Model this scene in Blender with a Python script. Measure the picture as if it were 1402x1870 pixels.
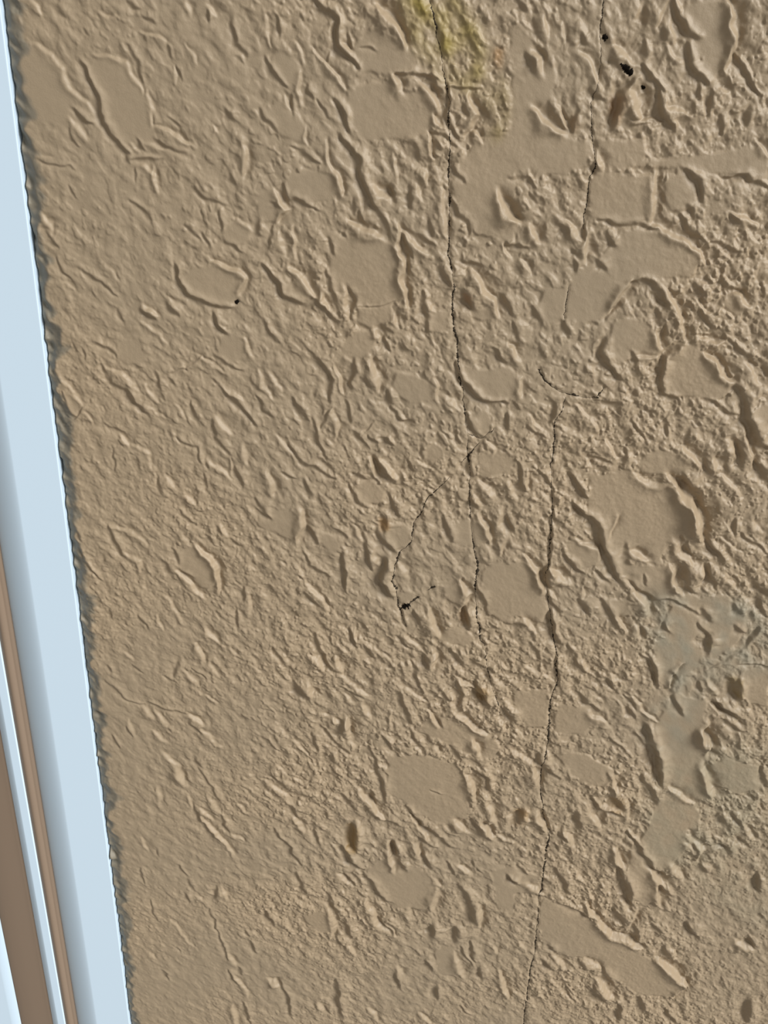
# A rough tan plaster wall beside a white window frame, seen close up, looking slightly down.
import bpy, math
import numpy as np
from mathutils import Matrix, Vector

for o in list(bpy.data.objects):
    bpy.data.objects.remove(o)
scene = bpy.context.scene
col = scene.collection
rng = np.random.default_rng(11)

# ------------------------------------------------------------------ camera
IW, IH, FPX = 1402, 1870, 1700.0
down = np.array([-133.0, 3545.0, FPX]); down /= np.linalg.norm(down)     # where gravity points, in camera axes
into = np.array([0, 0, 1.0]) - down[2] * down; into /= np.linalg.norm(into)
right = np.cross(down, into)
CAM_D = 0.69                                                            # camera stands 0.69 m off the wall
cam_data = bpy.data.cameras.new('camera')
cam = bpy.data.objects.new('camera', cam_data); col.objects.link(cam)
cam_data.sensor_fit = 'VERTICAL'; cam_data.sensor_height = 24.0
cam_data.lens = FPX / IH * 24.0
cam_data.clip_start = 0.01
R = Matrix(((right[0], -right[1], -right[2]),
            (into[0], -into[1], -into[2]),
            (-down[0], down[1], down[2])))
cam.matrix_world = Matrix.Translation((0, -CAM_D, 1.55)) @ R.to_4x4()
scene.camera = cam
CAM = np.array([0, -CAM_D, 1.55])

def wall_pt(px, py, depth=0.0):
    """where the sight line of a picture point meets the plane y = depth"""
    px = np.asarray(px, float); py = np.asarray(py, float)
    r = np.stack([px - IW / 2, py - IH / 2, np.full(px.shape, FPX)], -1)
    t = (CAM_D + depth) / (r @ into)
    return CAM[0] + (r @ right) * t, CAM[2] - (r @ down) * t

# ------------------------------------------------------------------ light
SUN_AZ, SUN_EL = math.radians(32), math.radians(27)      # from the right and above, raking over the wall
LDIR = Vector((math.cos(SUN_AZ) * math.cos(SUN_EL), -math.sin(SUN_EL), math.sin(SUN_AZ) * math.cos(SUN_EL)))
sun_data = bpy.data.lights.new('daylight', 'SUN')
sun_data.energy = 4.2; sun_data.angle = math.radians(26); sun_data.color = (1.0, 0.98, 0.93)
sun = bpy.data.objects.new('daylight', sun_data); col.objects.link(sun)
sun.rotation_euler = LDIR.to_track_quat('Z', 'Y').to_euler()
sun.location = (1.5, -2, 3)
world = bpy.data.worlds.new('world'); scene.world = world; world.use_nodes = True
bg = world.node_tree.nodes['Background']
bg.inputs['Color'].default_value = (1.0, 0.94, 0.84, 1); bg.inputs['Strength'].default_value = 0.36
vs = scene.view_settings
scene.display_settings.display_device = 'sRGB'
vs.view_transform = 'Standard'; vs.look = 'None'; vs.gamma = 1.0; vs.exposure = 0.0
vs.use_curve_mapping = False

# ------------------------------------------------------------------ helpers
def s2l(r, g, b):
    f = lambda c: ((c / 255 + 0.055) / 1.055) ** 2.4 if c > 10 else c / 255 / 12.92
    return np.array([f(r), f(g), f(b)])

def material(name, rgb, rough=0.8, spec=0.3):
    m = bpy.data.materials.new(name); m.use_nodes = True
    b = m.node_tree.nodes['Principled BSDF']
    b.inputs['Base Color'].default_value = (*rgb, 1)
    b.inputs['Roughness'].default_value = rough
    b.inputs['Specular IOR Level'].default_value = spec
    return m, m.node_tree, b

def mesh_obj(name, verts, faces, mat, parent=None, smooth=True):
    me = bpy.data.meshes.new(name)
    verts = np.asarray(verts, np.float32)
    if isinstance(faces, np.ndarray):
        n = len(faces)
        me.vertices.add(len(verts)); me.vertices.foreach_set('co', verts.ravel())
        me.loops.add(n * 4); me.loops.foreach_set('vertex_index', faces.astype(np.int32).ravel())
        me.polygons.add(n); me.polygons.foreach_set('loop_start', np.arange(0, n * 4, 4, dtype=np.int32))
        me.update(calc_edges=True)
    else:
        me.from_pydata([tuple(map(float, v)) for v in verts], [], faces); me.update()
    me.polygons.foreach_set('use_smooth', np.full(len(me.polygons), smooth))
    me.materials.append(mat)
    o = bpy.data.objects.new(name, me); col.objects.link(o)
    if parent is not None: o.parent = parent
    return o

K = 1402 / 470.0
STROKES = """
@ 0 0
P 110,320 180,260 260,300 330,400 370,500 400,600 380,660 280,680 170,650 120,560
P 460,360 520,310 600,310 680,360 710,430 760,490 790,560 830,680 860,760 720,800 640,740 580,680 545,600 530,520
d40! 450,350 500,440 530,520 540,590 560,670 610,740 690,830
b40 200,240 290,290 340,370 370,460 420,520 490,590
b30 520,280 600,300 670,320 710,400 760,490
d30 700,250 740,330 765,430
d35! 400,600 440,635 480,660
b40 380,660 420,690 460,740
d20 370,700 385,750 415,790
b30 800,520 830,600 830,660
d20 830,600 840,650
b35! 870,690 960,740 1030,790
d25 840,760 920,800 1020,850
b25 820,780 880,810
d20 910,640 980,690
b25 780,180 850,190 910,240
d30 910,250 920,300
d20 960,370 990,440
b25 950,380 960,430
b20 1010,240 1050,310 1070,340
d35 1270,130 1270,230 1340,300
d20 1290,310 1330,350
b40 1010,20 1030,80
d25 1140,70 1150,100
b40 1150,40 1180,60
d35 700,10 760,30
d30 790,80 830,100
d30 310,40 350,90
b40 180,10 220,60
b25 570,80 600,110 640,100
d20 600,90 640,110
d20 460,160 490,190
b25 720,790 760,830
d25 750,770 790,820
d25 680,830 700,890
d30 720,880 860,875
b25! 840,920 860,1040
d20 740,940 740,980
b40 780,920 840,950
d30 720,1100 770,1140 820,1190
d25 1060,1020 1150,1080 1220,1120
d25 1260,960 1280,1000
b40! 1330,780 1340,850 1330,950
d20 220,850 280,880 340,900 400,930
b20 230,830 290,850
d30 200,1230 190,1330 215,1370
d25 280,1290 320,1350
d20 380,1020 420,1070
b50 250,1180 280,1240
d25 1190,1150 1200,1240
d25 1100,1270 1140,1330
d25 1240,1310 1310,1370
P 1210,1230 1300,1200 1380,1240 1370,1300 1280,1330 1220,1290
b20 1300,1200 1380,1250
d25 1020,1220 1080,1300
d40 1230,610 1260,650
b30 1170,700 1185,720
@ 470 0
P 560,200 640,150 760,230 830,250 880,330 900,390 760,390 650,400 560,370 530,280
d40! 320,0 350,40 420,90 430,170 430,240 480,300 540,360
b60!! 660,50 730,110 770,160 800,230
d30 510,190 520,240
b30 470,230 520,270
d20 590,250 660,260
d26! 740,405 820,405 860,395 920,400 980,430
d35 950,420 970,470 1000,490
d20! 1030,480 1120,490 1215,495
b45! 730,430 780,500
b45! 910,470 950,540 990,600
b40! 970,640 1000,680
P 500,500 560,470 720,450 760,510 900,500 950,560 970,640 930,720 860,740 740,760 640,770 560,760 530,640
d35! 430,530 470,580 490,640 505,700
d40! 460,750 510,820 540,900 560,970 600,1060 640,1110
d35 640,1120 690,1190 715,1250
b25 730,830 740,900 750,960
d40 820,770 880,840
b35! 920,740 930,830 940,850
b30! 920,940 930,990
d25 940,720 1010,740 1090,790
d30! 1040,480 1045,560 1040,640 1090,730
d30 1050,1090 1100,1170 1150,1220 1155,1280
d25 1050,920 1120,980
b50! 1160,540 1190,620 1140,720
b30! 1180,740 1220,770
d30 1120,580 1140,620
b40 1000,1040 1010,1170 1020,1280
b60! 650,1030 700,1080
d40 720,1050 740,1090
d50 830,1050 830,1100
b35 870,1020 890,1070
b50! 510,1220 560,1260 650,1275
d30 530,1110 530,1150
b30 560,1090 570,1120
d30 560,1150 580,1200
P 420,1300 560,1290 680,1300 730,1320 760,1450 790,1582 790,1650 640,1660 530,1660 500,1590 440,1600 400,1550 400,1402
b40! 770,1250 770,1330 790,1402
b40! 790,1250 850,1310 910,1380
d40 940,1220 950,1270
d30 890,1290 960,1350
d25 800,1300 840,1390
P 1200,780 1300,740 1402,740 1402,1080 1310,1080 1320,1180 1402,1200 1402,1320 1180,1280 1160,1200 1100,1130 1070,1040 1090,900 1130,850
b70! 1320,1090 1350,1160 1400,1190
b40 1350,1340 1370,1390
d30 1380,1330
d30 40,310 70,380 120,440 160,480
P 60,300 150,280 230,340 240,430 180,490 110,430
b30 210,240 260,330
b25! 320,280 390,370 470,450 490,480
b30 240,400 245,540 245,580
d30 190,550 190,600
d35 290,460 300,520
d20 330,540 390,640
b25 150,540 180,590
P 20,600 130,550 200,610 280,700 270,780 120,730 40,680
b20 270,700 275,790
d25 10,600 30,660 90,700
d25 200,800 250,830 330,890
b35 380,780 400,880 440,960 470,1030
d30 140,1010 170,1080 250,1100 320,1140
P 150,960 300,930 410,950 440,1040 400,1090 300,1100 200,1090 150,1040
b40 440,980 470,1050
P 0,1040 80,1040 130,1090 140,1160 90,1220 0,1200
b35! 100,1040 150,1130 120,1200
d25 90,1100 110,1110
d30 0,1200 10,1260
d25 460,1280
d30 390,1320 420,1380
b30 190,1250 200,1340 220,1402
d25 80,1240 70,1330
b40 120,1280 150,1360
b25 40,90 60,170 70,240
d25 90,90 130,200
d20 230,60 250,90
b20 390,150 400,200
d20 395,260 385,310
@ 932 0
P 960,0 1160,0 1200,120 1220,220 1200,320 1120,430 1040,420 990,340 1000,240 950,100
d40! 890,30 920,90 960,150 1010,210
d45! 975,250 970,340 1010,400 1080,440
b55!! 1180,0 1220,80 1235,180 1230,260 1200,340
d30! 1240,300 1270,390 1310,460 1350,490
d40 820,150 850,220
b60 880,160 910,240
b50 890,280
d30! 720,360 750,430 820,490
d50 730,240 730,310
d45! 800,510 820,610 870,690
b40 860,570 910,600 980,620
b80! 680,530 700,600
d60! 660,460 600,530 580,600 560,670
b20 650,650 740,660 820,660
d15 650,670 760,685
d50 450,490 500,530
b40 570,470 580,520
b50 390,300 440,350 480,440
b60 150,310 180,370
d50 100,310 130,370
d40 160,260 190,300
P 0,420 120,400 240,520 200,560 140,620 260,740 400,790 430,900 300,960 100,950 0,930
b50! 140,600 190,660 270,720
b40! 260,580 310,690
d30 270,580 310,640
d50 360,620 345,710
P 450,940 600,940 770,950 770,1180 700,1210 520,1200 440,1180 420,1080
d30 490,1190 580,1215 700,1220 790,1240
b50 790,960 790,1100 770,1190
P 850,960 960,950 1020,1000 1010,1100 970,1150 850,1170
d40! 950,940 1030,990 1040,1080
d40 970,1140 1000,1170
d40 930,1190 980,1250 1050,1300
b40! 800,1230 880,1280 980,1310 1020,1370
P 560,1300 700,1240 800,1260 900,1300 990,1340 1020,1402 1000,1500 820,1512 660,1522 570,1622 500,1730 330,1760 200,1750 140,1680 180,1590 320,1540 350,1480 480,1402
d30! 1170,960 1280,950 1310,980 1402,1010
d30 1100,1300 1180,1330 1250,1370
b40 1200,1160 1280,1190 1330,1230
d45 1200,1170 1240,1210
b40 1350,780 1400,830
d40 1160,650 1160,720
d60 1300,600 1290,650
d45 1110,520 1090,610
d30 1030,450 1035,530
b40 1180,500
d50 740,60 740,120
b40 850,10 790,120
b50 190,100 200,170
b35 285,150 290,210
d40 70,20
d40 410,210
d50 560,330 590,370
b80 600,270 650,330
d15 1040,310
d25 0,960 90,965
b25 110,950
b50 470,850 490,910
d40 450,890 450,930
d20 110,1050 140,1110
b40 0,1150 40,1190
b60! 110,1250 140,1300
d30 0,1330 90,1350
b40 310,1210 370,1290
d40 290,1250
b50! 420,1320 410,1390
d30 350,1370
d40 550,1310
d30 400,1240 410,1300
d15 840,960 840,1000
d20 740,860
@ 932 0
P 460,750 720,760 740,900 480,930
P 740,885 950,865 1180,835 1402,795 1402,980 1290,950 960,925 770,930
@ 470 0
P 1375,160 1402,140 1500,200 1560,300 1640,400 1600,520 1450,560 1400,500 1390,330
@ 0 470
d25 330,10 360,80 400,130
d30 430,60 490,100 570,150 620,200
P 980,120 1060,50 1180,40 1300,90 1320,170 1270,240 1200,260 1080,230 1010,190
d35! 960,60 980,140 1030,210 1120,250 1250,275
b35! 1180,30 1300,70 1340,120 1310,190
b20 945,30 940,110
d40! 790,300 830,330
b30! 800,270 850,310
b25 790,360 880,420 910,470
d35 900,260 950,310
b30 920,240 990,280
d40! 1170,320 1190,370 1220,410
b25 1220,380
P 1190,440 1300,420 1340,490 1320,560 1250,570 1190,520
b30 1340,450 1370,540
d25 1180,530 1240,580 1320,620
d30 520,460 580,490 630,530
d20 730,580 770,590
d20 930,630 1000,600 1080,540
b25 1080,540 1160,580 1220,620
d25 850,650 880,720
d30 930,680
P 640,470 760,460 800,560 700,580 640,540
d35 560,600 610,680 690,720 740,780
d35! 700,740 740,780 800,840
b30 580,600 680,640 750,720
b30 800,700 860,790
b20 840,830 900,870
b30 350,680 400,740 460,800
P 340,740 420,770 450,820 400,860 360,840
d18! 460,830 420,870 360,910
d18! 330,880 360,910
d25 330,740 360,830 390,860
b30! 670,970 700,1000
d20 660,1010
b25 730,1010 800,1070 830,1140
d15 680,1100
d20 630,1060 620,1150
b20 850,1150 845,1240
d20 740,1090 760,1130
d25 960,980 1000,1010 1070,1030 1095,1110
b20 940,940 970,1000
d35 1150,900 1180,980 1240,1060
b40 1180,880 1240,950
d30! 1180,680 1260,760 1330,840 1390,900
b30 1190,690 1300,770
d30 1050,800 1070,860
b20 960,810 1010,870
b30 1130,1110 1200,1150 1240,1200
d20 1130,1110 1140,1140
d30 1110,1200 1130,1260
d40 860,1230 880,1280
b40 910,1210 950,1250
b20 1250,1100 1260,1160
d40 1290,1170 1310,1220
b40 1330,1030 1350,1110
b30 1010,1300 1060,1330
d25 580,910 680,940
b20 480,850 510,900
d25 450,500 460,550
b20 590,50 640,110
d25 640,280 670,340
b20 370,150 410,180
@ 470 470
b40!! 780,0 800,90 800,180 810,260
d12 540,270 640,260 740,245
b50 480,190 485,260
d30 510,180 520,240 510,330
d30 380,80 400,180 430,230
P 560,280 730,260 720,340 620,390 540,350
b40 740,310 760,370
b40! 180,50 250,110 290,180 320,210
b40! 360,220 380,270
d40! 30,60 120,150 150,210 240,250
d30! 340,250 380,290 420,350
P 160,160 230,110 290,200 320,220 240,240 170,200
d30 40,360 60,410 110,450
d35 900,200 910,300 930,390
b30 940,260 960,290
P 940,310 1040,300 1050,400 980,430 940,390
P 480,440 560,400 640,400 650,450 600,530 520,580 460,530
b40 640,400 660,440
d30 690,450 720,510
d25 700,400 730,410
b50! 620,560 640,640 660,710
d20 600,600
d40 530,580 520,690
b30! 430,600 460,690 470,720
d40 400,660 390,770
d20 400,820 350,930
b30 410,830 440,920 440,980
d40 200,780 260,870
d35 290,520 370,600 400,660
d30 480,790 500,880
d25 300,880 330,1000 370,1090
d40 720,740 730,790
d30 740,830 800,890 850,890
b25 800,870
P 760,620 900,660 970,700 960,780 860,790 780,760 730,700
b35 970,650 990,700 980,770
b50 1030,760 1080,820
P 1120,600 1200,610 1380,600 1402,620 1402,740 1330,780 1220,770 1150,700
d35! 1090,580 1110,660 1160,730 1230,790 1340,790
d50 1000,80 1050,150
d60! 1130,200 1160,260
b50! 1180,100 1230,180 1290,240 1310,310
b30 1120,80
d40 1340,220 1390,300
d40 1130,10 1200,40
P 1170,280 1270,270 1290,330 1220,350 1150,330
d40 1290,500 1340,570
b30 1380,490
d40 1360,860 1370,930
d40 1150,880 1180,950
P 1160,880 1230,830 1290,900 1220,980
b30 1250,1000 1280,1050
d20 1240,1030
P 1190,1080 1300,1050 1400,1090 1360,1180 1220,1200
d40 1150,1100 1160,1160
b50 1230,1230 1280,1280
d50 1170,1340
b40 1200,1330
P 900,1060 950,1010 1010,1040 1020,1090 960,1120 900,1100
d20 890,1040 910,1090
d25 820,1110 850,1160
b20 890,1110 950,1140
d40 690,980 720,1010
b25 730,990
d30 620,970 650,1000
d40 540,960 560,980
d15 570,970 640,890
d15 570,990 610,1040
b40! 620,1110 650,1190
d40 540,1180 590,1210
d45 660,1120 720,1200
b50 700,1130 760,1200
P 540,1240 640,1220 700,1290 640,1350 560,1330
d30 510,1250 560,1340 600,1370
d40 720,1310 760,1380
b30 0,620 60,730 80,760
d30 0,760 60,870
b25 80,650 130,720
b40! 60,1180 90,1290
d35 0,1330 60,1400
d25 140,1170 210,1200
d30 260,1220 290,1310
d30 180,1040 280,1130 400,1200
b25 100,980 180,1060
d20 930,1270 980,1310
d30 1030,1180 1060,1180
@ 932 470
d30! 660,130 760,130 820,180 850,240
b50! 640,150 590,210 550,280
d30 520,330 570,280
d35 790,190 850,250
b50! 880,210 940,320 950,420
d25 830,380 860,480
b50! 800,410 820,480
d40 800,280 810,330
P 560,350 680,330 780,370 810,460 840,520 760,560 600,570 540,520 540,420
d45! 520,450 500,520 530,580 580,640
d30 670,530 690,570
b30 700,550 770,540
d45! 930,460 890,510 840,540 830,620 830,720
P 860,560 960,460 1040,490 1090,570 1150,640 1210,700 1130,780 1000,760 880,770 850,700
b45!! 1080,540 1140,600 1200,660
b40! 1050,450 1140,460
d30 840,740 910,790
d30 1090,780 1160,820 1240,860
d55! 1230,700 1290,770 1290,880 1330,960 1390,1030
b60 1310,600 1350,680
P 1310,830 1402,790 1402,980 1340,930
d30 1190,450 1260,520 1340,580
d40 1370,570 1400,620
b40! 1230,200 1300,260
P 1160,200 1230,200 1290,280 1250,330 1180,290
d35 1170,150 1260,180
d30 1350,150 1380,200
b30 1000,220 1080,300
d30 1040,300 1100,380
d40 1010,150 1040,190
d40 340,20 350,60
d40 480,20 510,50
b40 1030,0 1050,40
b40 60,20 90,70
d35 110,270 160,330
d40 290,360 310,420
d30 20,360 40,440
b50 0,490 30,530
b35 50,670 60,750
d40 240,820 220,890
d20 240,910 290,950
b30 360,800 440,870 480,950
b30 90,870 170,930
d20 100,930 200,980
d40 500,780 570,780
d25 670,880 740,1000
d30 860,920 860,970
b20 750,940
P 440,1180 640,1160 700,1220 870,1240 920,1300 960,1400 960,1432 980,1512 920,1522 860,1572 800,1672 640,1632 640,1722 580,1712 530,1612 480,1532 470,1442 420,1402 420,1300
b40 670,1180 740,1230 850,1240
b60!! 870,1210 930,1270 980,1350 1000,1440
P 720,1080 860,1040 960,1100 1000,1150 900,1190 740,1190 690,1130
b50! 940,1040 1020,1120
d60! 960,1200 1000,1260
d40 1060,1100 1090,1170
b40 1110,1110 1150,1150
b50! 1190,1000 1220,1080
b40! 1280,960 1320,1080 1320,1130
d50 1240,1050 1260,1130
d60 1350,1130 1390,1200
b40 1160,1200 1220,1250
d30 630,1060 620,1120
b35 520,1010 580,1090
d20 440,1070 540,1110
d35! 320,1180 370,1260 410,1300
d30 340,1340 400,1400
d40 40,1130 50,1210
b40 90,1180 100,1240
d25 150,1160 230,1250
b30 170,1280 210,1340
d20 680,790
b40 0,1240 30,1310
d20 1310,1350
b30 430,1110
@ 0 930
d25! 410,120 430,160
d25! 440,220 460,280 500,330 540,380
b30 600,80 700,110 800,190
d40 600,100 620,160 660,240
b30 690,240 760,280 760,330
P 960,260 1000,200 1080,210 1150,290 1180,370 1150,430 1080,420 1000,340
b40!! 1080,210 1150,270 1190,330 1190,430
d30 950,220 970,270
b35! 970,340 1040,410 1100,470
d25 1000,340 1040,360
d45 910,310 930,340
d30 980,10 1050,70
b25 990,140 1010,170
d20 1120,140 1150,180
b35 1200,90 1240,150
d25 1180,90 1200,120
d30 1250,160 1310,200
b25 900,480 950,540 1000,620
d30 760,580 800,640
b25 860,580 880,650
b35! 1130,660 1180,720
b35! 1060,740 1110,830
b30 1150,840 1190,900
d35 1320,430 1310,490
b35 1350,470 1360,560
d30 1290,550 1300,640
b25 1270,750 1300,790
b25 690,780 720,810
d20 730,850 770,880
d25 590,860 600,880
d20 580,940 630,990 700,1040 770,1060
d25 810,1060 890,1090 1020,1110
b40 780,1080 820,1130
b30 840,1100 900,1160
d35 970,830 960,900
b30 1010,880 1080,960
d20 1060,870 1120,920
d25 900,900 950,930
b25 1130,1020 1170,1050
b40! 1050,1130 1100,1170
d30 1050,1180 1100,1220
b25 1110,1210 1200,1290
d20 930,1200
b20 710,1150 730,1220
d20 700,1190 720,1230
b30 840,1210 900,1260
b40 890,1330 960,1390
d30 1070,1360 1100,1400
d25 610,1230 640,1290
d20 600,540 610,590
b20 790,430
@ 470 930
P 0,0 200,0 240,100 190,170 100,130 0,100
b50! 240,20 250,90 230,160
d30 0,0 80,50
d40 270,100 320,170
P 330,120 400,130 460,190 440,240 370,210
b30 520,90 560,160
d30 440,110 480,160
d30 250,240 290,300 380,350
d35! 465,250 475,330 470,420
d40 590,200 620,310
b35 640,230 660,300
d60! 690,300 670,390 710,450
d40 650,100 680,180 740,220
P 690,120 760,60 830,100 820,190 760,220 690,180
d60 690,60 690,100
d20 765,530 790,590 810,640
b40 770,300 810,360
P 760,460 840,450 860,480 780,520
P 1040,90 1150,50 1240,70 1260,160 1200,200 1070,190
b40! 1220,50 1260,100 1265,170
d40 1020,70 1060,160
b50 1330,30 1350,110
d40 1370,60 1390,110
b40 1350,180 1330,240
P 1230,330 1320,290 1402,330 1480,300 1550,400 1550,480 1402,530 1380,640 1260,560 1220,450
P 1000,440 1080,400 1130,450 1090,520 1030,510
b45! 1110,400 1150,470 1110,540
d60! 1130,550 1140,630
d35 1200,450 1240,510
b50! 940,550 960,640 990,680
d50 860,560 870,600
P 970,680 1100,640 1190,690 1150,750 1010,720
b30! 270,400 340,480 380,540
d30 260,460 320,520
d20 240,370
d25! 500,650 540,750
b20 530,650 540,710
d30 320,700 340,780 410,860
b40! 440,820 460,880
b50 310,810 350,860
d60 220,960 260,1010
b50 280,970 290,1010
d30 320,990
b30 440,890 520,950 590,1010
d20 460,970 560,1020
d25 80,760 170,860
d40 600,760 630,800
b20 650,760 720,830
d30 770,700 830,750
d25 840,840 860,920 900,990
d50 910,790 920,840
b50! 965,800 960,850
d40 1060,770 1120,840
b25 820,700 890,750
d30 1080,930 1110,1000 1090,1060
d60! 1200,970 1240,1050
b20 1080,910 1180,970
b30 850,1010 910,1040
d40 780,1020 820,1100 830,1160
b40 580,1070 600,1120
b30 480,1020 510,1050
b50 380,1130 440,1150
d40 400,1140
d40 480,1140 460,1190
b45!! 490,1150 500,1220
b25 720,1110 740,1190
b30! 930,1100 980,1180
d25 960,1130 1000,1180
b30! 1070,1100 1160,1170 1240,1230
b45! 1180,1270 1200,1310
P 1000,1200 1150,1180 1230,1250 1150,1330 1000,1260
d25 350,1190 420,1270 490,1330
d25 300,1230 330,1310
d30 840,1220 890,1290
d25 680,1240 740,1310
d20 620,1310 660,1400
b40 980,1310
d30 1060,1290 1100,1340
d20 30,1240 120,1310
b25 200,1260 270,1340
d60 1370,1120
@ 932 930
d45! 360,0 440,50 480,120 510,190 550,280 590,370
b80!! 1010,0 1040,80 1040,140
d30 930,140 930,190 980,240
b50 890,170 930,240 1000,310 1050,340
d40 1080,180 1120,220 1150,270
d50 950,330 980,380
b50! 660,230 730,270
d40 640,220
b40! 870,320 900,400 940,450
b50 1050,330 1040,400
d60 1100,370
d40 990,430
P 650,310 800,310 880,380 870,480 760,480 680,400
d20 730,360 740,400
b40 620,370 640,410
b60! 680,460 740,520 740,560
d25 620,370 700,440 770,490 880,490 980,530 1040,570
b30 1180,380 1230,430
P 310,180 360,150 430,190 490,230 480,300 400,320 330,260
d30! 300,250 340,290 390,340
b30 370,150 490,220 500,270
d30 480,330 530,390
b60! 250,350 290,380
d50! 200,340 200,370
d20! 230,0 220,120 215,200 210,300 190,340
b35! 80,260 150,330 165,440
P 0,290 90,290 150,370 170,480 210,570 180,620 80,600 0,570
d30 190,460 240,520 260,560
b25 190,420 250,480
d40! 210,570 220,640 260,720
d40 0,620 70,630
b40 80,610 130,660
d30 120,740 150,800
d20! 255,800 245,850 260,930
d50 170,1360
P 20,990 180,980 210,1050 200,1180 100,1190 20,1100
P 300,1080 420,1070 480,1150 400,1230 240,1210 240,1110
b40! 590,600 620,660
d40 500,500 560,600
P 520,490 640,490 660,560 600,600 540,560
d40 390,490 430,570
b30 390,420 400,480
b40 690,640 700,700
d30 720,650 740,690
d40 850,640
b20 865,640
d35 1060,550 1090,600
d30 1030,620 1070,680
d60 1080,700 1080,750
d30 700,790 760,830 800,900 800,940
d35 320,750 370,840 400,880
b30 390,830 420,880
d35 520,930 560,970
b30 560,910
b20! 660,1030 730,1090 800,1150
d20 620,1020 680,1080
b25 600,1070 640,1120
d25 640,1080 680,1140
b40 430,1110 520,1170
d30 370,1000 420,1060 470,1100
P 780,1180 940,1040 1060,1100 1040,1260 1080,1330 1000,1400 800,1340
d40 900,1030 930,1100
d60 740,1190 750,1250
d60 770,1300 820,1390
b50! 1050,1210 1090,1280
b50 1080,1160 1050,1240
d40 1100,1310 1140,1340
d60 1200,930 1240,1020
d40 1120,1060 1270,1130
d30 1170,1150 1260,1200
b40 1090,930 1120,1000
b30 1100,1070 1160,1110
d30 1030,950 1040,990
b30! 930,850 870,920 870,960
d30 890,900
d20 1080,870 1160,830 1260,770
d20 1250,840 1400,860
P 1260,880 1402,870 1402,1080 1300,1060 1250,960
d40 1350,660 1300,730
d35 1230,640 1260,660
d40 1350,490 1380,550
d60 1370,450
P 1040,470 1180,460 1240,570 1300,620 1200,760 1090,820 1100,640 1060,560
d40 1230,540
d25 1260,120 1340,190 1390,230
b50 1340,90
d40 1230,60 1220,120
b20 1130,140 1250,230
d20 320,60
d25 540,1250 610,1310
d30 680,1230 740,1290
b40 30,1330 150,1400
@ 0 1400
b50! 970,20 1000,80
d20 1090,10 1130,80 1190,180
d40 1060,240 1080,280
b30 1090,230 1150,290
b25! 1090,280 1190,370 1270,470
d20 1080,280 1200,400
b30 1150,170 1190,240
b25 1300,200 1340,240
d30 1210,280 1250,350
b25 1270,370 1330,410
b25 1020,170 1040,220
d20 855,460 865,490
d40 1180,670 1170,700
b30 1220,670 1230,720
d40 1030,710
b25 1090,720
d25 970,540 1010,590
d20 760,550 780,630
d20 820,730 860,840
b25 780,390 800,450
b20 930,840 990,900 1050,970
d20 970,1000
b25 830,1030
d20 1150,780 1190,890
d20 1190,890 1240,1050
b30 1250,1030 1290,1080
d25 1290,1080 1320,1130
b25 1290,1150 1350,1240
d25 1250,1120 1290,1180
d25 1350,900
b25 1390,900
d30 1370,960 1390,1010
d30 890,1120 910,1150
b40 1270,1310 1290,1400
d30 1330,1290 1360,1390
b30 870,120 880,200
d30 1040,650
@ 470 1400
b30 40,80 150,150 180,200
d40 100,60 150,100
b20 130,0
d25 240,150 270,160
d30 180,210 210,260
b30 200,280 250,340
d40 460,150 530,220
b40! 560,130 620,200 680,270
d35 630,150 640,200
d60 690,290 740,310
d40 650,0 690,90 700,170
P 700,-60 900,-70 1100,0 1150,120 1150,260 1080,330 950,290 880,260 800,190 720,150
b30! 840,270 900,350 930,390
d35 820,220 880,300 960,360 1050,430
d35 880,390 910,410
d30 950,430 970,440
b40! 1150,60 1190,180
b50 1260,200 1300,310
d45 1180,10 1260,70 1270,120
b40! 1080,300 1130,340
b45!! 1230,320 1270,370
d40 1190,310
b25 1320,380 1390,410
P 600,560 700,480 900,560 960,630 960,740 900,780 770,770 690,720 620,640
d60! 520,330 530,430
d40! 470,450 510,510 570,550
b25 410,420 450,470
d40 580,590 640,660 690,730
b40! 720,420 720,500 740,560
d45! 750,420 755,470
b40! 870,440 880,480
d50 920,500 940,540
d40 790,540
b50 970,700 960,760
b30 980,630
b50 600,740 640,840 690,890
d25 660,830 720,890
b20 690,850 750,910
b40 820,780 820,810
d25 1030,530 1070,590
b40 1100,540 1160,580
d20 1180,520
d20 1220,560
d50 1110,660 1160,750 1170,830
b40! 1210,770 1215,860
d35 1370,600 1400,630
P 1300,600 1402,650 1402,820 1300,760
d60 950,880 950,910
d60 1080,890 1080,930
d30 1170,960 1180,1050
d20 1110,980 1160,1070
b30 1300,1000
b35! 1320,1130 1350,1200 1365,1250
d40 930,1080
P 970,1000 1060,980 1100,1080 1080,1150 980,1120
d40 760,1140 770,1190
b40 780,1110
P 250,820 340,780 400,820 400,900 320,900
b40 390,760 420,860 410,910
d35 380,690 430,780
d40 480,850 510,920
d40! 60,800 80,850
d30 440,940 470,980
b25 500,970 540,1020
b40! 80,1170 110,1190
d30 130,1190 170,1270 180,1350
d40 430,1170 440,1270 460,1350
b40 440,590 480,630
d30 480,590 510,630
d30 220,590 270,690
d30 100,350 180,450 230,520
d30 310,350 330,410
b30 610,1320 650,1370
d40 970,1210 980,1250
d40 1220,1130
b30 890,1350 930,1390
d20 370,1320 400,1350
b40 350,1310
b40 1080,1030 1120,1140
d20 1110,1300 1150,1350
d15 950,130 1010,150
@ 932 1400
b60! 130,20 150,80
b40!! 150,260 190,340
d60! 60,260 50,290
d30 180,0 260,60
d35! 450,180 510,240 590,260
d60 580,190
b40 630,190 640,270
d40 540,60
b60 550,60 590,110
d50 720,60 770,130 790,180
P 780,200 860,130 960,180 1040,260 1000,360 950,340 960,420 880,560 820,560 740,480 700,400 760,330
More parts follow.
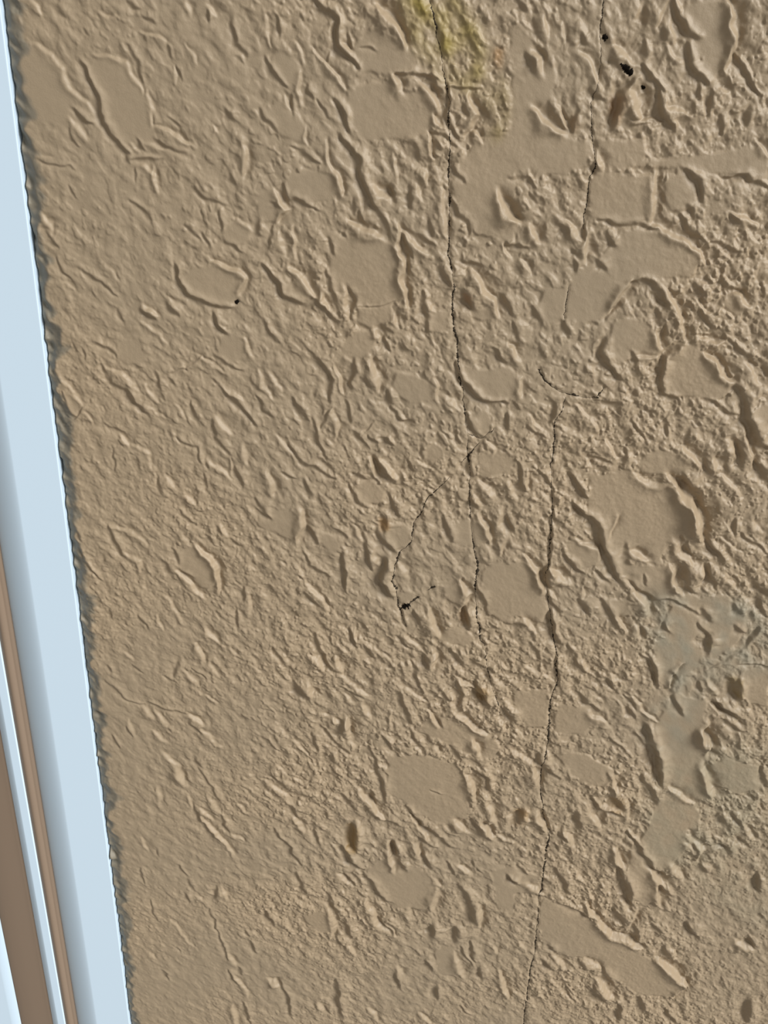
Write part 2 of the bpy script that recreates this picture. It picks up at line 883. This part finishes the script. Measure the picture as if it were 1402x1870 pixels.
P 830,0 1040,0 1090,80 1100,160 1000,190 880,120
d50 800,0 820,90
b40 870,120 980,190
b50 1050,10 1090,80 1110,150
d40 1370,10 1390,90
d50 360,260 370,320
b60 460,290
d30 280,380
b50 320,390
d30! 640,360 710,460 770,540 820,580
b45!! 580,460 610,530
d30 640,420
P 630,560 720,500 800,580 780,720 720,760 650,680
d50! 600,570 630,640 650,740
b50! 770,570 830,640
b45! 800,660 810,750
d50 840,670
b40 960,410 990,450
b50 1040,450 1020,500
d40 1040,540 1070,580
b60 890,540 930,590
d50 1150,290
d50 1230,290
d50 1160,430 1180,450
d40 1270,400
b35 1270,320 1320,390
P 170,720 300,760 430,830 530,920 660,970 740,1050 850,1080 920,1180 870,1250 700,1240 520,1130 440,1040 320,1030 180,980 150,850
b35!! 420,760 480,840 560,920 650,950 710,990
b20! 430,680 450,740
d30 270,740 340,780 420,810
b45!! 820,1060 900,1130 950,1180
b40 950,1190 890,1250
d50 850,1010
b30 890,1010
d40 240,560 300,640 310,690
b40 380,590
b30 590,730 640,780
d60 600,820
b50 690,790 660,860
d40 680,880 700,950
d40 780,860 810,890
d45! 970,860 1010,920
d45! 1340,600 1350,660
d40 1300,960
b50 1240,960 1300,990
d50 200,1080
b40 250,1040 300,1090
b40 410,1050 480,1100
b50! 480,1170 540,1250
d40 500,1110 550,1180
b30 600,1260
d50 590,1310 590,1370
d40 850,1330 890,1390
d40 700,1260 720,1320
d40 460,1210 500,1270
d60 1300,1290 1290,1370
d30 50,540 80,580
b40 100,640 160,680
d35 0,610 40,630
d30 210,960 240,1000
b30 60,970
d20 320,1230 360,1280
@ 701 935 1.4915
P 980,480 1060,440 1150,500 1160,560 1080,600 1030,650 1000,600
P 1000,760 1080,660 1180,700 1170,820 1180,900 1160,1000 1120,1050 1010,990 980,880
P 1180,930 1260,900 1370,930 1380,1010 1300,1030 1200,1000
P 390,1310 480,1290 560,1330 570,1390 480,1390 400,1360
P 640,700 760,720 790,780 700,800 630,790
P 860,190 1040,200 1060,290 960,320 880,260
P 1100,280 1180,330 1200,430 1100,480 1000,430 1050,350
P 630,880 740,880 840,950 800,1010 680,960
P 170,740 340,790 430,850 400,900 240,850 120,800
P 900,1230 980,1240 1000,1340 940,1400 890,1330
b40! 1170,800 1190,850 1180,880
d40 960,790 990,880 1010,970
b35 1160,920 1180,980 1200,1040
b40 1110,1180 1160,1230 1220,1230
d40 1290,620 1300,680
d35 1210,700 1270,730 1310,760
d30 960,520 1000,590 1000,640
b30 240,700 300,750 360,800
b35 1060,210 1080,280
d30 610,360 620,430
b40 560,230 585,290
b25 260,610 330,640
d35 330,650 370,690
b25 1080,100 1100,150
d25 1180,110 1230,160
b30 850,20 830,80
"""
CRACKS = """
@ 470 0 long
940,0,5 960,90,7 975,150,9 975,200,4 1000,280,3 1010,380,3 1030,470,9 1045,560,10 1038,650,9 1050,770,8 1045,900,9 1040,1000,9 1050,1090,9 1045,1200,8 1045,1300,8 1040,1402,7 1050,1422,8 1070,1552,12 1060,1652,12 1070,1792,12 1090,1852,12 1090,1942,12 1100,2052,10 1120,2132,10 1130,2262,12 1145,2362,3 1145,2492,7 1160,2552,9 1155,2662,6 1155,2760,3 1160,2824,9 1170,2904,10 1180,2984,12 1185,3024,6 1205,3074,20 1190,3154,16 1185,3194,16 1190,3254,8 1195,3354,10 1210,3414,12 1210,3464,14 1215,3490,3 1240,3514,5 1250,3634,8 1270,3704,8 1280,3754,3 1320,3854,6 1320,3904,3
@ 470 0 branch
1290,2332,5 1265,2355,6 1220,2392,6 1150,2362,3
@ 470 0 twig
1210,2412,5 1150,2482,9 1110,2522,3
@ 470 0 loop
1050,2600,2 920,2722,6 890,2802,7 850,2854,9 840,2954,9 780,3004,10 750,3074,9 735,3164,9 755,3204,16 765,3264,11 768,3305,9 790,3364,6 815,3414,4
@ 470 0 dash
780,3320,12 840,3277,9 870,3257,14 885,3250,3
@ 470 0 speck
925,3217,8 945,3204,18 965,3197,18 972,3195,4
@ 932 0 upper
505,0,7 500,80,7 490,150,6 495,300,2 480,440,2 440,560,4 440,700,5 455,800,6 460,900,7 450,940,8 430,960,5 425,1040,5 420,1100,7 400,1170,7 400,1250,3
@ 932 0 short
320,1552,4 300,1662,5 290,1752,3
@ 932 0 hook
150,2012,9 200,2082,9 260,2132,10 340,2152,10 420,2167,10 475,2162,16 492,2135,12 510,2112,5
@ 932 0 lower
300,2162,4 280,2232,5 240,2292,5 240,2392,8 235,2472,8 220,2522,5 225,2650,2 230,2774,5 220,2894,6 215,2974,5 210,3074,4 190,3140,4 205,3260,3 220,3380,6 235,3480,7 255,3574,7 245,3624,9 260,3704,8 235,3764,7 220,3804,9 215,3834,10 212,3934,11 205,4034,11 195,4094,8 172,4180,3 165,4266,9 165,4336,9 180,4396,11 178,4450,4 215,4536,10 200,4616,12 190,4666,6 185,4716,13 176,4776,9 175,4846,12 155,4866,9 150,4976,9 140,5076,9 135,5176,10 110,5276,10 95,5396,9 80,5496,9 70,5578,9 55,5750,8
"""
PITS = """
@ 932 0 504,190,8 512,198,20 516,212,22 514,228,6
@ 932 0 596,346,6 612,360,18 632,376,24 650,392,28 668,394,14
@ 932 0 718,466,6 728,478,14 736,484,5
@ 0 470 1280,250,6 1288,244,16 1298,236,10
@ 470 0 782,3316,8 795,3310,30 808,3304,34 826,3294,18 832,3290,5
"""
def parse(txt):
    out, ox, oy, sc = [], 0, 0, 1
    for ln in txt.strip().splitlines():
        if ln[0] == '@':
            t = ln.split(); ox, oy, sc = float(t[1]), float(t[2]), float(t[3]) if len(t) > 3 else 1; continue
        head, *pts = ln.split()
        p = np.array([[float(a) for a in q.split(',')] for q in pts])
        out.append((head, np.stack([ox + p[:, 0] * sc / K, oy + p[:, 1] * sc / K], 1)))
    return out

# ------------------------------------------------------------------ wall relief
EDGE_X = float(wall_pt(118, 935)[0]) + 0.0002        # right edge of the window frame
STEP = 0.00062
cx, cz = wall_pt(np.array([0, IW, 0, IW]), np.array([0, 0, IH, IH]))
X1 = float(max(cx)) + 0.03
Z0, Z1 = float(min(cz)) - 0.03, float(max(cz)) + 0.03
XS = np.arange(EDGE_X + 0.0012, X1, STEP); ZS = np.arange(Z0, Z1, STEP)
NX, NZ = len(XS), len(ZS)
GX, GZ = np.meshgrid(XS, ZS)
LW = np.array([math.cos(SUN_AZ), math.sin(SUN_AZ)])

def local_mm(px, py):
    a = wall_pt(px, py); b = wall_pt(px + 1, py)
    return math.hypot(b[0] - a[0], b[1] - a[1])

fx = np.fft.fftfreq(NX, STEP)[None, :]; fz = np.fft.fftfreq(NZ, STEP)[:, None]
def noise(la, lc, th, seed):
    """smooth random relief, features la long (metres) along angle th, lc wide"""
    w = np.random.default_rng(seed).standard_normal((NZ, NX))
    u = fx * math.cos(th) + fz * math.sin(th); v = -fx * math.sin(th) + fz * math.cos(th)
    f = np.exp(-2 * math.pi ** 2 * ((u * la) ** 2 + (v * lc) ** 2))
    r = np.fft.ifft2(np.fft.fft2(w) * f).real
    return r / r.std()
def blur(a, s):
    f = np.exp(-2 * math.pi ** 2 * s * s * (fx ** 2 + fz ** 2))
    return np.fft.ifft2(np.fft.fft2(a) * f).real
def sstep(a, b, x):
    t = np.clip((x - a) / (b - a), 0, 1); return t * t * (3 - 2 * t)

def window(xmin, xmax, zmin, zmax):
    i0 = max(0, int((xmin - XS[0]) / STEP)); i1 = min(NX, int((xmax - XS[0]) / STEP) + 2)
    j0 = max(0, int((zmin - ZS[0]) / STEP)); j1 = min(NZ, int((zmax - ZS[0]) / STEP) + 2)
    return (slice(j0, j1), slice(i0, i1)) if i1 > i0 and j1 > j0 else None

def fill_poly(x, z, val, target):
    w = window(x.min(), x.max(), z.min(), z.max())
    if w is None: return
    gx, gz = GX[w], GZ[w]; ins = np.zeros(gx.shape, bool)
    for i in range(len(x)):
        x1, z1, x2, z2 = x[i - 1], z[i - 1], x[i], z[i]
        if z1 == z2: continue
        c = ((z1 > gz) != (z2 > gz)) & (gx < (x2 - x1) * (gz - z1) / (z2 - z1) + x1)
        ins ^= c
    target[w] = np.where(ins, val, target[w])

def polyline_dist(x, z, pad):
    """window, signed distance (positive on the side of the light), and unsigned distance to a polyline"""
    w = window(x.min() - pad, x.max() + pad, z.min() - pad, z.max() + pad)
    if w is None: return None
    gx, gz = GX[w], GZ[w]
    best = np.full(gx.shape, 1e9); sgn = np.zeros(gx.shape); pos = np.zeros(gx.shape)
    cum = np.r_[0, np.cumsum(np.hypot(np.diff(x), np.diff(z)))]; tot = cum[-1] + 1e-9
    for i in range(len(x) - 1):
        dx, dz = x[i + 1] - x[i], z[i + 1] - z[i]; L2 = dx * dx + dz * dz + 1e-16
        t = np.clip(((gx - x[i]) * dx + (gz - z[i]) * dz) / L2, 0, 1)
        ex, ez = gx - x[i] - t * dx, gz - z[i] - t * dz
        d = np.hypot(ex, ez)
        n = np.array([-dz, dx]) / math.sqrt(L2)
        if n @ LW < 0: n = -n
        m = d < best
        best = np.where(m, d, best); sgn = np.where(m, ex * n[0] + ez * n[1], sgn)
        pos = np.where(m, (cum[i] + t * math.sqrt(L2)) / tot, pos)
    return w, sgn, best, pos

strokes = parse(STROKES)
mask = np.zeros((NZ, NX)); flat_h = np.zeros((NZ, NX))
for head, p in strokes:
    if head == 'P':
        x, z = wall_pt(p[:, 0], p[:, 1])
        fill_poly(x, z, 1.0, mask)
TH = math.radians(-52)
lowf = noise(.03, .03, 0, 21); low2 = noise(.02, .02, 0, 22)
big = noise(.0046, .0030, TH, 1); mid = noise(.0027, .00165, TH, 2)
small = noise(.00150, .00100, TH, 3); peb = noise(.00105, .00085, TH, 7); grain = noise(.00075, .0007, 0, 4)
soft = lambda n, k: np.tanh(n * k) / k
rel = .0011 * soft(big, .8) + .00075 * np.tanh(1.6 * (mid - .2)) + .00085 * sstep(.35, 1.7, small) * (1.1 + .5 * np.clip(low2, -1.6, 2)) \
    + .00058 * sstep(.7, 1.7, peb) * np.clip(1 + .6 * lowf - .4 * low2, .2, 2) - .0005 * sstep(1.1, 2.0, -small)
gz_, gx_ = np.gradient(rel, STEP)
rel *= .24 / math.sqrt((gx_ ** 2 + gz_ ** 2).mean() / 2)
rel *= np.clip(1 + .15 * lowf, .6, 1.4) * (.78 + .30 * sstep(EDGE_X, EDGE_X + .28, GX)) * (.72 + .28 * sstep(Z0, Z0 + .4, GZ))

acc = np.zeros((NZ, NX)); wsum = np.zeros((NZ, NX))
for head, p in strokes:
    if head == 'P': continue
    sign = 1 if head[0] == 'd' else -1
    gain = (1.0, 1.45, 2.0)[head.count('!')]
    wpx = float(head[1:].rstrip('!')) / K
    if len(p) == 1:
        d = np.array([.45, .62]) * wpx * .5
        p = np.stack([p[0] - d, p[0] + d])
    mm = local_mm(*p.mean(0)); W = wpx * mm
    x, z = wall_pt(p[:, 0], p[:, 1])
    s0 = W * .34
    r = polyline_dist(x, z, 5.0 * s0)
    if r is None: continue
    w, sg, d, u = r
    s = s0 * (.55 + .45 * np.sin(math.pi * np.clip(u, .04, .96)) ** .6)
    g = np.exp(-.5 * (d / (1.9 * s)) ** 2)
    acc[w] += sign * 1.18 * gain * s * np.tanh(sg / s) * g
    wsum[w] = np.maximum(wsum[w], np.exp(-.5 * (d / (1.2 * s)) ** 2))
# let every traced form wander a little, as trowelled plaster does
JX, JZ = np.meshgrid(np.arange(NX), np.arange(NZ))
wx = (noise(.0042, .0042, 0, 5) * .00085 + noise(.0016, .0016, 0, 8) * .00035) / STEP
wz = (noise(.0042, .0042, 0, 6) * .00085 + noise(.0016, .0016, 0, 9) * .00035) / STEP
def warp(a):
    fx_ = np.clip(JX + wx, 0, NX - 1.001); fz_ = np.clip(JZ + wz, 0, NZ - 1.001)
    i, j = fx_.astype(int), fz_.astype(int); p, q = fx_ - i, fz_ - j
    return (a[j, i] * (1 - p) + a[j, i + 1] * p) * (1 - q) + (a[j + 1, i] * (1 - p) + a[j + 1, i + 1] * p) * q
acc, wsum, mask = warp(acc), warp(wsum), warp(mask)
mask = sstep(.15, .85, np.clip(blur(mask, .0016), 0, 1))
H = rel * (1 - .87 * mask) * (1 - .70 * wsum) + acc + .00030 * mask + .00018 * mask * low2
H += (.00003 + .00006 * (1 - mask)) * grain * np.clip(.8 + .4 * lowf, .2, 2)
H *= .70 + .36 * sstep(EDGE_X + .02, EDGE_X + .30, GX)          # gentler relief where the coat was floated near the frame
# soft fall of the plaster towards the frame, with a crumbled lip
lip = .0088 + .0020 * noise(.009, .009, 0, 31)[:, :1] + .0012 * noise(.0025, .0025, 0, 32)[:, :1]
edge_d = GX - EDGE_X
fall = sstep(1.3, .1, edge_d / lip)
H = H * (1 - .2 * fall) - .0036 * fall + .0012 * fall * noise(.0028, .0017, TH, 33)

# ------------------------------------------------------------------ cracks and pits: grooves in the plaster
def read_lines(txt, inline):
    out = []
    hdr = None
    for ln in txt.strip().splitlines():
        t = ln.split()
        if t[0] == '@':
            hdr = t
            if not inline: continue
            t = t[3:]
        p = np.array([[float(a) for a in q.split(',')] for q in t])
        p = np.stack([float(hdr[1]) + p[:, 0] / K, float(hdr[2]) + p[:, 1] / K, p[:, 2] / K], 1)
        out.append((hdr[3], p))
    return out
cracks = read_lines(CRACKS, False); pits = read_lines(PITS, True)

def resample(p, step_px, jitter, seed, gaps=True):
    g = np.random.default_rng(seed)
    seg = np.hypot(np.diff(p[:, 0]), np.diff(p[:, 1])); s = np.r_[0, np.cumsum(seg)]
    n = max(3, int(s[-1] / step_px) + 1); q = np.linspace(0, s[-1], n)
    out = np.stack([np.interp(q, s, p[:, k]) for k in range(3)], 1)
    j = g.standard_normal((n, 2)); j = (j + np.roll(j, 1, 0) + np.roll(j, -1, 0)) / 3
    j[0] = j[-1] = 0
    out[:, :2] += j * jitter
    out[:, 2] *= np.clip(1 + .5 * g.standard_normal(n), .15, 1.9)
    lo = np.interp(q, np.linspace(0, s[-1], max(3, int(s[-1] / 14))), g.random(max(3, int(s[-1] / 14))))
    if gaps: out[:, 2] *= np.clip((lo - .12) * 3.0, .04, 1.15)
    return out
lines = []
for k, (nm, p) in enumerate(cracks):
    lines.append(('crack', nm, resample(p, 2.0, 1.1, 100 + k)))
for k, (nm, p) in enumerate(pits):
    lines.append(('pit', '', resample(p, 1.2, .2, 200 + k, False)))
for kind, nm, p in lines:
    x, z = wall_pt(p[:, 0], p[:, 1])
    mm = local_mm(*p[:, :2].mean(0)); hw = p[:, 2].mean() * mm * .5 + .0003
    for a in range(0, len(x) - 1, 30):
        r = polyline_dist(x[a:a + 31], z[a:a + 31], 5 * hw)
        if r is None: continue
        w, sg, d, u = r
        H[w] -= (.0005 if kind == 'crack' else .0012) * np.exp(-.5 * (d / (1.2 * hw)) ** 2) * (1 if a == 0 else 1)

# ------------------------------------------------------------------ plaster colour: worn paint, stains (their own shapes)
base = s2l(154, 138, 116)
Cc = np.ones((NZ, NX, 3)) * base
def tint(m, rgb, k):
    global Cc
    Cc = Cc * (1 - k * m[..., None]) + np.array(rgb) * k * m[..., None]
tint(np.clip(.5 + .35 * lowf, 0, 1), s2l(170, 148, 120), .25)
STAINS = [
 # yellow green algae at the top, rusty spots, greyer worn paint at the lower right
 (470, 0, '760,-40 1050,-40 1190,150 1250,380 1210,490 1000,480 930,330 860,250', .0045, (146, 130, 60), .85),
 (470, 0, '1240,400 1350,420 1390,560 1330,760 1220,770 1230,600', .003, (134, 118, 64), .65),
 (470, 0, '1290,260 1340,260 1330,390 1285,370', .0015, (150, 110, 60), .6),
 (932, 0, '540,540 620,520 600,640 560,700', .0018, (140, 96, 48), .6),
 (932, 0, '700,40 750,40 750,130 710,120', .0014, (150, 118, 66), .6),
 (932, 0, '330,620 370,640 360,720 330,720', .0014, (146, 112, 72), .5),
 (470, 470, '1120,190 1165,210 1165,270 1130,240', .0012, (140, 98, 56), .6),
 (470, 930, '660,50 710,50 720,110 670,120', .0014, (150, 112, 60), .7),
 (470, 930, '1100,560 1150,550 1150,640 1110,630', .0014, (146, 112, 70), .5),
 (470, 930, '1190,960 1260,970 1250,1060 1200,1040', .0016, (150, 116, 60), .6),
 (470, 1400, '490,310 550,330 540,470 480,460', .0016, (140, 112, 66), .6),
 (932, 1400, '20,240 100,230 80,310 20,320', .002, (146, 112, 62), .6),
 (932, 1400, '540,170 620,170 600,260 550,240', .002, (146, 114, 66), .5),
 (932, 930, '740,480 1050,470 1402,520 1402,900 1250,850 1000,1000 940,1330 760,1300 730,1180 880,950 720,700', .008, (141, 137, 122), .75),
 (932, 1400, '780,-60 1402,-160 1402,900 1100,700 980,560 760,520 720,300', .012, (146, 138, 118), .5),
 (932, 930, '1040,640 1090,660 1110,740 1060,760', .0016, (136, 112, 56), .6),
 (932, 930, '1190,900 1260,930 1250,1040 1200,1000', .0018, (134, 112, 60), .6),
]
for ox, oy, pts, bl, rgb, k in STAINS:
    p = np.array([[float(a) for a in q.split(',')] for q in pts.split()])
    m = np.zeros((NZ, NX)); x, z = wall_pt(ox + p[:, 0] / K, oy + p[:, 1] / K)
    fill_poly(x, z, 1.0, m)
    m = np.clip(blur(m, bl), 0, 1) * np.clip(.75 + .25 * low2 + .25 * big, .1, 1.2)
    tint(m, s2l(*rgb), k)
# bare grey mortar along the joint with the frame, darkened in place of lost shading
tint(sstep(1.6, 1.0, edge_d / lip + .12 * mid), s2l(114, 110, 99), .85)
for (c0, r0, c1, r1) in (): pass

# ------------------------------------------------------------------ the wall: fine relief where it is seen, plain coating around it, 12 cm thick
ext_r = X1 + np.array([.02, .08, .25, .6, 1.2]); ext_d = Z0 - np.array([.02, .08, .25, .6])[::-1]; ext_u = Z1 + np.array([.02, .08, .25, .6])
xs = np.r_[XS, ext_r]; zs = np.r_[ext_d, ZS, ext_u]
nx, nz = len(xs), len(zs); nd = len(ext_d)
hh = np.zeros((nz, nx)); hh[nd:nd + NZ, :NX] = H
hh[:nd, :NX] = H[0]; hh[nd + NZ:, :NX] = H[-1]; hh[:, NX:] = 0
cc = np.ones((nz, nx, 4)); cc[..., :3] = base
cc[nd:nd + NZ, :NX, :3] = Cc
VX, VZ = np.meshgrid(xs, zs)
front = np.stack([VX, -hh, VZ], -1).reshape(-1, 3)
idx = np.arange(nz * nx).reshape(nz, nx)
quads = np.stack([idx[:-1, :-1], idx[:-1, 1:], idx[1:, 1:], idx[1:, :-1]], -1).reshape(-1, 4)
loop = np.r_[idx[0, :], idx[1:, -1], idx[-1, -2::-1], idx[-2:0:-1, 0]]
back = front[loop].copy(); back[:, 1] = .12
bi = nz * nx + np.arange(len(loop))
sides = np.stack([loop, bi, np.roll(bi, -1), np.roll(loop, -1)], -1)
corner = nz * nx + len(loop) + np.arange(4)
bx = [xs[0], xs[-1]]; bz = [zs[0], zs[-1]]
backq = np.array([[bx[0], .12, bz[0]], [bx[0], .12, bz[1]], [bx[1], .12, bz[1]], [bx[1], .12, bz[0]]])
verts = np.r_[front, back, backq]
faces = np.r_[quads, sides, corner[None, :]]
wm, nt, bsdf = material('tan_plaster', base, .55, .5)
at = nt.nodes.new('ShaderNodeAttribute'); at.attribute_name = 'paint'
tc = nt.nodes.new('ShaderNodeTexCoord')
n1 = nt.nodes.new('ShaderNodeTexNoise'); n1.inputs['Scale'].default_value = 420; n1.inputs['Detail'].default_value = 4
mr = nt.nodes.new('ShaderNodeMapRange'); mr.inputs['To Min'].default_value = .93; mr.inputs['To Max'].default_value = 1.07
mx = nt.nodes.new('ShaderNodeVectorMath'); mx.operation = 'SCALE'
nt.links.new(tc.outputs['Object'], n1.inputs['Vector']); nt.links.new(n1.outputs['Fac'], mr.inputs['Value'])
nt.links.new(at.outputs['Color'], mx.inputs[0]); nt.links.new(mr.outputs['Result'], mx.inputs['Scale'])
nt.links.new(mx.outputs['Vector'], bsdf.inputs['Base Color'])
bp = nt.nodes.new('ShaderNodeBump'); bp.inputs['Strength'].default_value = .25; bp.inputs['Distance'].default_value = .0004
n2 = nt.nodes.new('ShaderNodeTexNoise'); n2.inputs['Scale'].default_value = 900; n2.inputs['Detail'].default_value = 2
nt.links.new(tc.outputs['Object'], n2.inputs['Vector']); nt.links.new(n2.outputs['Fac'], bp.inputs['Height'])
nt.links.new(bp.outputs['Normal'], bsdf.inputs['Normal'])
wall = mesh_obj('wall_back', verts, faces, wm)
ca = wall.data.color_attributes.new('paint', 'FLOAT_COLOR', 'POINT')
full = np.ones((len(verts), 4), np.float32); full[:, :3] = base
full[:nz * nx] = cc.reshape(-1, 4)
ca.data.foreach_set('color', full.ravel())
wall['kind'] = 'structure'
wall['label'] = 'rough tan plaster wall with smooth raised patches and dark hairline cracks'
wall['category'] = 'wall'

# ------------------------------------------------------------------ dark fill strips laid in the cracks and pits
crackm, _, _ = material('dark_crack_fill', s2l(60, 53, 44), .95, .1)
pitm, _, _ = material('black_pit_fill', s2l(22, 18, 14), .95, .1)
def height_at(x, z):
    i = np.clip(((x - XS[0]) / STEP).round().astype(int), 0, NX - 1); j = np.clip(((z - ZS[0]) / STEP).round().astype(int), 0, NZ - 1)
    return H[j, i]
PLABEL = iter(('tiny round black pit at the upper right', 'slanting black gash at the upper right', 'tiny pit below the black gash',
               'black speck at the corner of the oval patch', 'black oval pit at the foot of the curling crack'))
CLABEL = {'long': 'long crooked dark crack running down from the yellow green stain', 'loop': 'thin curling crack left of the long crack',
          'upper': 'faint crack at the upper right ending by a smooth patch', 'hook': 'near level dark crack with a hooked right end',
          'lower': 'long crack right of the middle running down to the bottom edge', 'branch': 'short rising side branch off the long crack', 'twig': 'short falling side branch off the long crack', 'speck': 'isolated black dash right of the black pit',
          'dash': 'short black slanting dash by the black pit', 'short': 'short faint crack above the hooked crack'}
for kind, nm, p in lines:
    x, z = wall_pt(p[:, 0], p[:, 1])
    mm = local_mm(*p[:, :2].mean(0)); hw = np.maximum(p[:, 2] * mm * .33, .00008); hw[0] = hw[-1] = .00004
    if kind == 'pit': hw = np.maximum(p[:, 2] * mm * .5, .0001)
    tx, tz = np.gradient(x), np.gradient(z); L = np.hypot(tx, tz) + 1e-12
    nxx, nzz = -tz / L, tx / L
    y = -height_at(x, z)
    k = np.array([.5, 1, .5]) / 2
    top = .00012 if kind == 'crack' else .00030
    yl = -height_at(x + nxx * hw, z + nzz * hw); yr = -height_at(x - nxx * hw, z - nzz * hw)
    n = len(x)
    v = np.r_[np.stack([x + nxx * hw, yl - top, z + nzz * hw], 1), np.stack([x - nxx * hw, yr - top, z - nzz * hw], 1), np.stack([x, y + .0012, z], 1), np.stack([x, y - top, z], 1)]
    f = []
    for i in range(n - 1):
        f += [(i, i + 1, 3 * n + i + 1, 3 * n + i), (3 * n + i, 3 * n + i + 1, n + i + 1, n + i), (n + i, n + i + 1, 2 * n + i + 1, 2 * n + i), (2 * n + i, 2 * n + i + 1, i + 1, i)]
    f += [(0, 3 * n, n, 2 * n), (n - 1, 3 * n - 1, 2 * n - 1, 4 * n - 1)]
    o = mesh_obj('hairline_crack' if kind == 'crack' else 'pit', v, f, crackm if kind == 'crack' else pitm, wall)
    o['label'] = CLABEL[nm] if kind == 'crack' else next(PLABEL)

# ------------------------------------------------------------------ white window frame
white, _, _ = material('white_frame', s2l(206, 228, 249), .42, .4)
brown, _, _ = material('brown_strip', s2l(134, 117, 102), .6, .3)  # even brown for the strips set between the white profiles
frame = bpy.data.objects.new('window_1', None); frame.location = (EDGE_X, 0, 1.0); col.objects.link(frame)
frame['kind'] = 'structure'; frame['label'] = 'white window frame with brown strips beside the tan plaster wall'; frame['category'] = 'window frame'
ZB, ZT = Z0 - .6 - 1.0, Z1 + .6 - 1.0
def bx_at(px, depth=0.0):                       # picture column on the bottom row -> offset from the frame's edge
    return float(wall_pt(px, 1870.0, depth)[0]) - EDGE_X
def extrude(name, prof, mat):
    """closed profile (x, y) run up the whole height of the frame"""
    n = len(prof); prof = np.array(prof)
    zz = np.linspace(ZB, ZT, 9)
    v = np.concatenate([np.c_[prof, np.full(n, z)] for z in zz])
    f = []
    for a in range(len(zz) - 1):
        for i in range(n):
            j = (i + 1) % n
            f.append((a * n + i, a * n + j, (a + 1) * n + j, (a + 1) * n + i))
    f.append(tuple(range(n - 1, -1, -1))); f.append(tuple((len(zz) - 1) * n + i for i in range(n)))
    o = mesh_obj(name, v, f, mat, frame)
    if mat is brown: o['label'] = 'brown strip beside the white profile'
    return o
def arc(x0, y0, x1, y1, p=2.0, n=14):
    """quarter round from (x0, y0), flat there, to (x1, y1), steep there"""
    t = np.linspace(0, 1, n)
    return [(x0 + (x1 - x0) * math.sin(a * math.pi / 2) ** (2 / p), y0 + (y1 - y0) * (1 - math.cos(a * math.pi / 2) ** (2 / p))) for a in t]
F = -.0012
a1, a2, b1, b2, c2, d1 = (bx_at(q, y) for q, y in ((177, F), (137, .012), (119, .006), (92, .006), (42, .013), (-60, .011)))
flat = lambda x0, x1, y: [(x0 + (x1 - x0) * t, y) for t in (0, .02, .05, .12, .3, .5, .7, .88, .95, .98)]
prof = [(0, .05), (0, .02), (0, F + .0008), (0, F + .0005), (-.0002, F + .0001)]
prof += flat(-.0005, a1, F) + arc(a1, F, a2, .016, 1.35, 36) + [(a2, .05)]
extrude('outer_profile', prof, white)
extrude('groove_strip', [(a2 + .004, .05), (a2 + .004, .008)] + [(a2 - (a2 - b1) * t, .008 - .002 * math.sin(math.pi * t)) for t in np.linspace(-.1, .9, 11)] + [(b1 - .002, .008), (b1 - .002, .05)], brown)
be = (b1 - b2)
extrude('glazing_bead', [(b1, .05), (b1, .012), (b1, .0062), (b1 - .0003, .0058)] + flat(b1 - .0006, b1 - .45 * be, .0056) + arc(b1 - .45 * be, .0056, b2, .012, 1.3, 20) + [(b2, .05)], white)
extrude('wide_strip', [(b2 + .003, .05), (b2 + .003, .0105), (b2 - .003, .0107), ((b2 + c2) / 2, .011), (c2 + .006, .0118), (c2, .0128), (c2 - .004, .014), (c2 - .004, .05)], brown)
extrude('sash', [(c2 - .0005, .05), (c2 - .0005, .016)] + arc(c2 - .012, .011, c2 - .0005, .0145, 1.4, 16)[::-1] + flat(c2 - .0125, d1, .011) + [(d1, .05)], white)
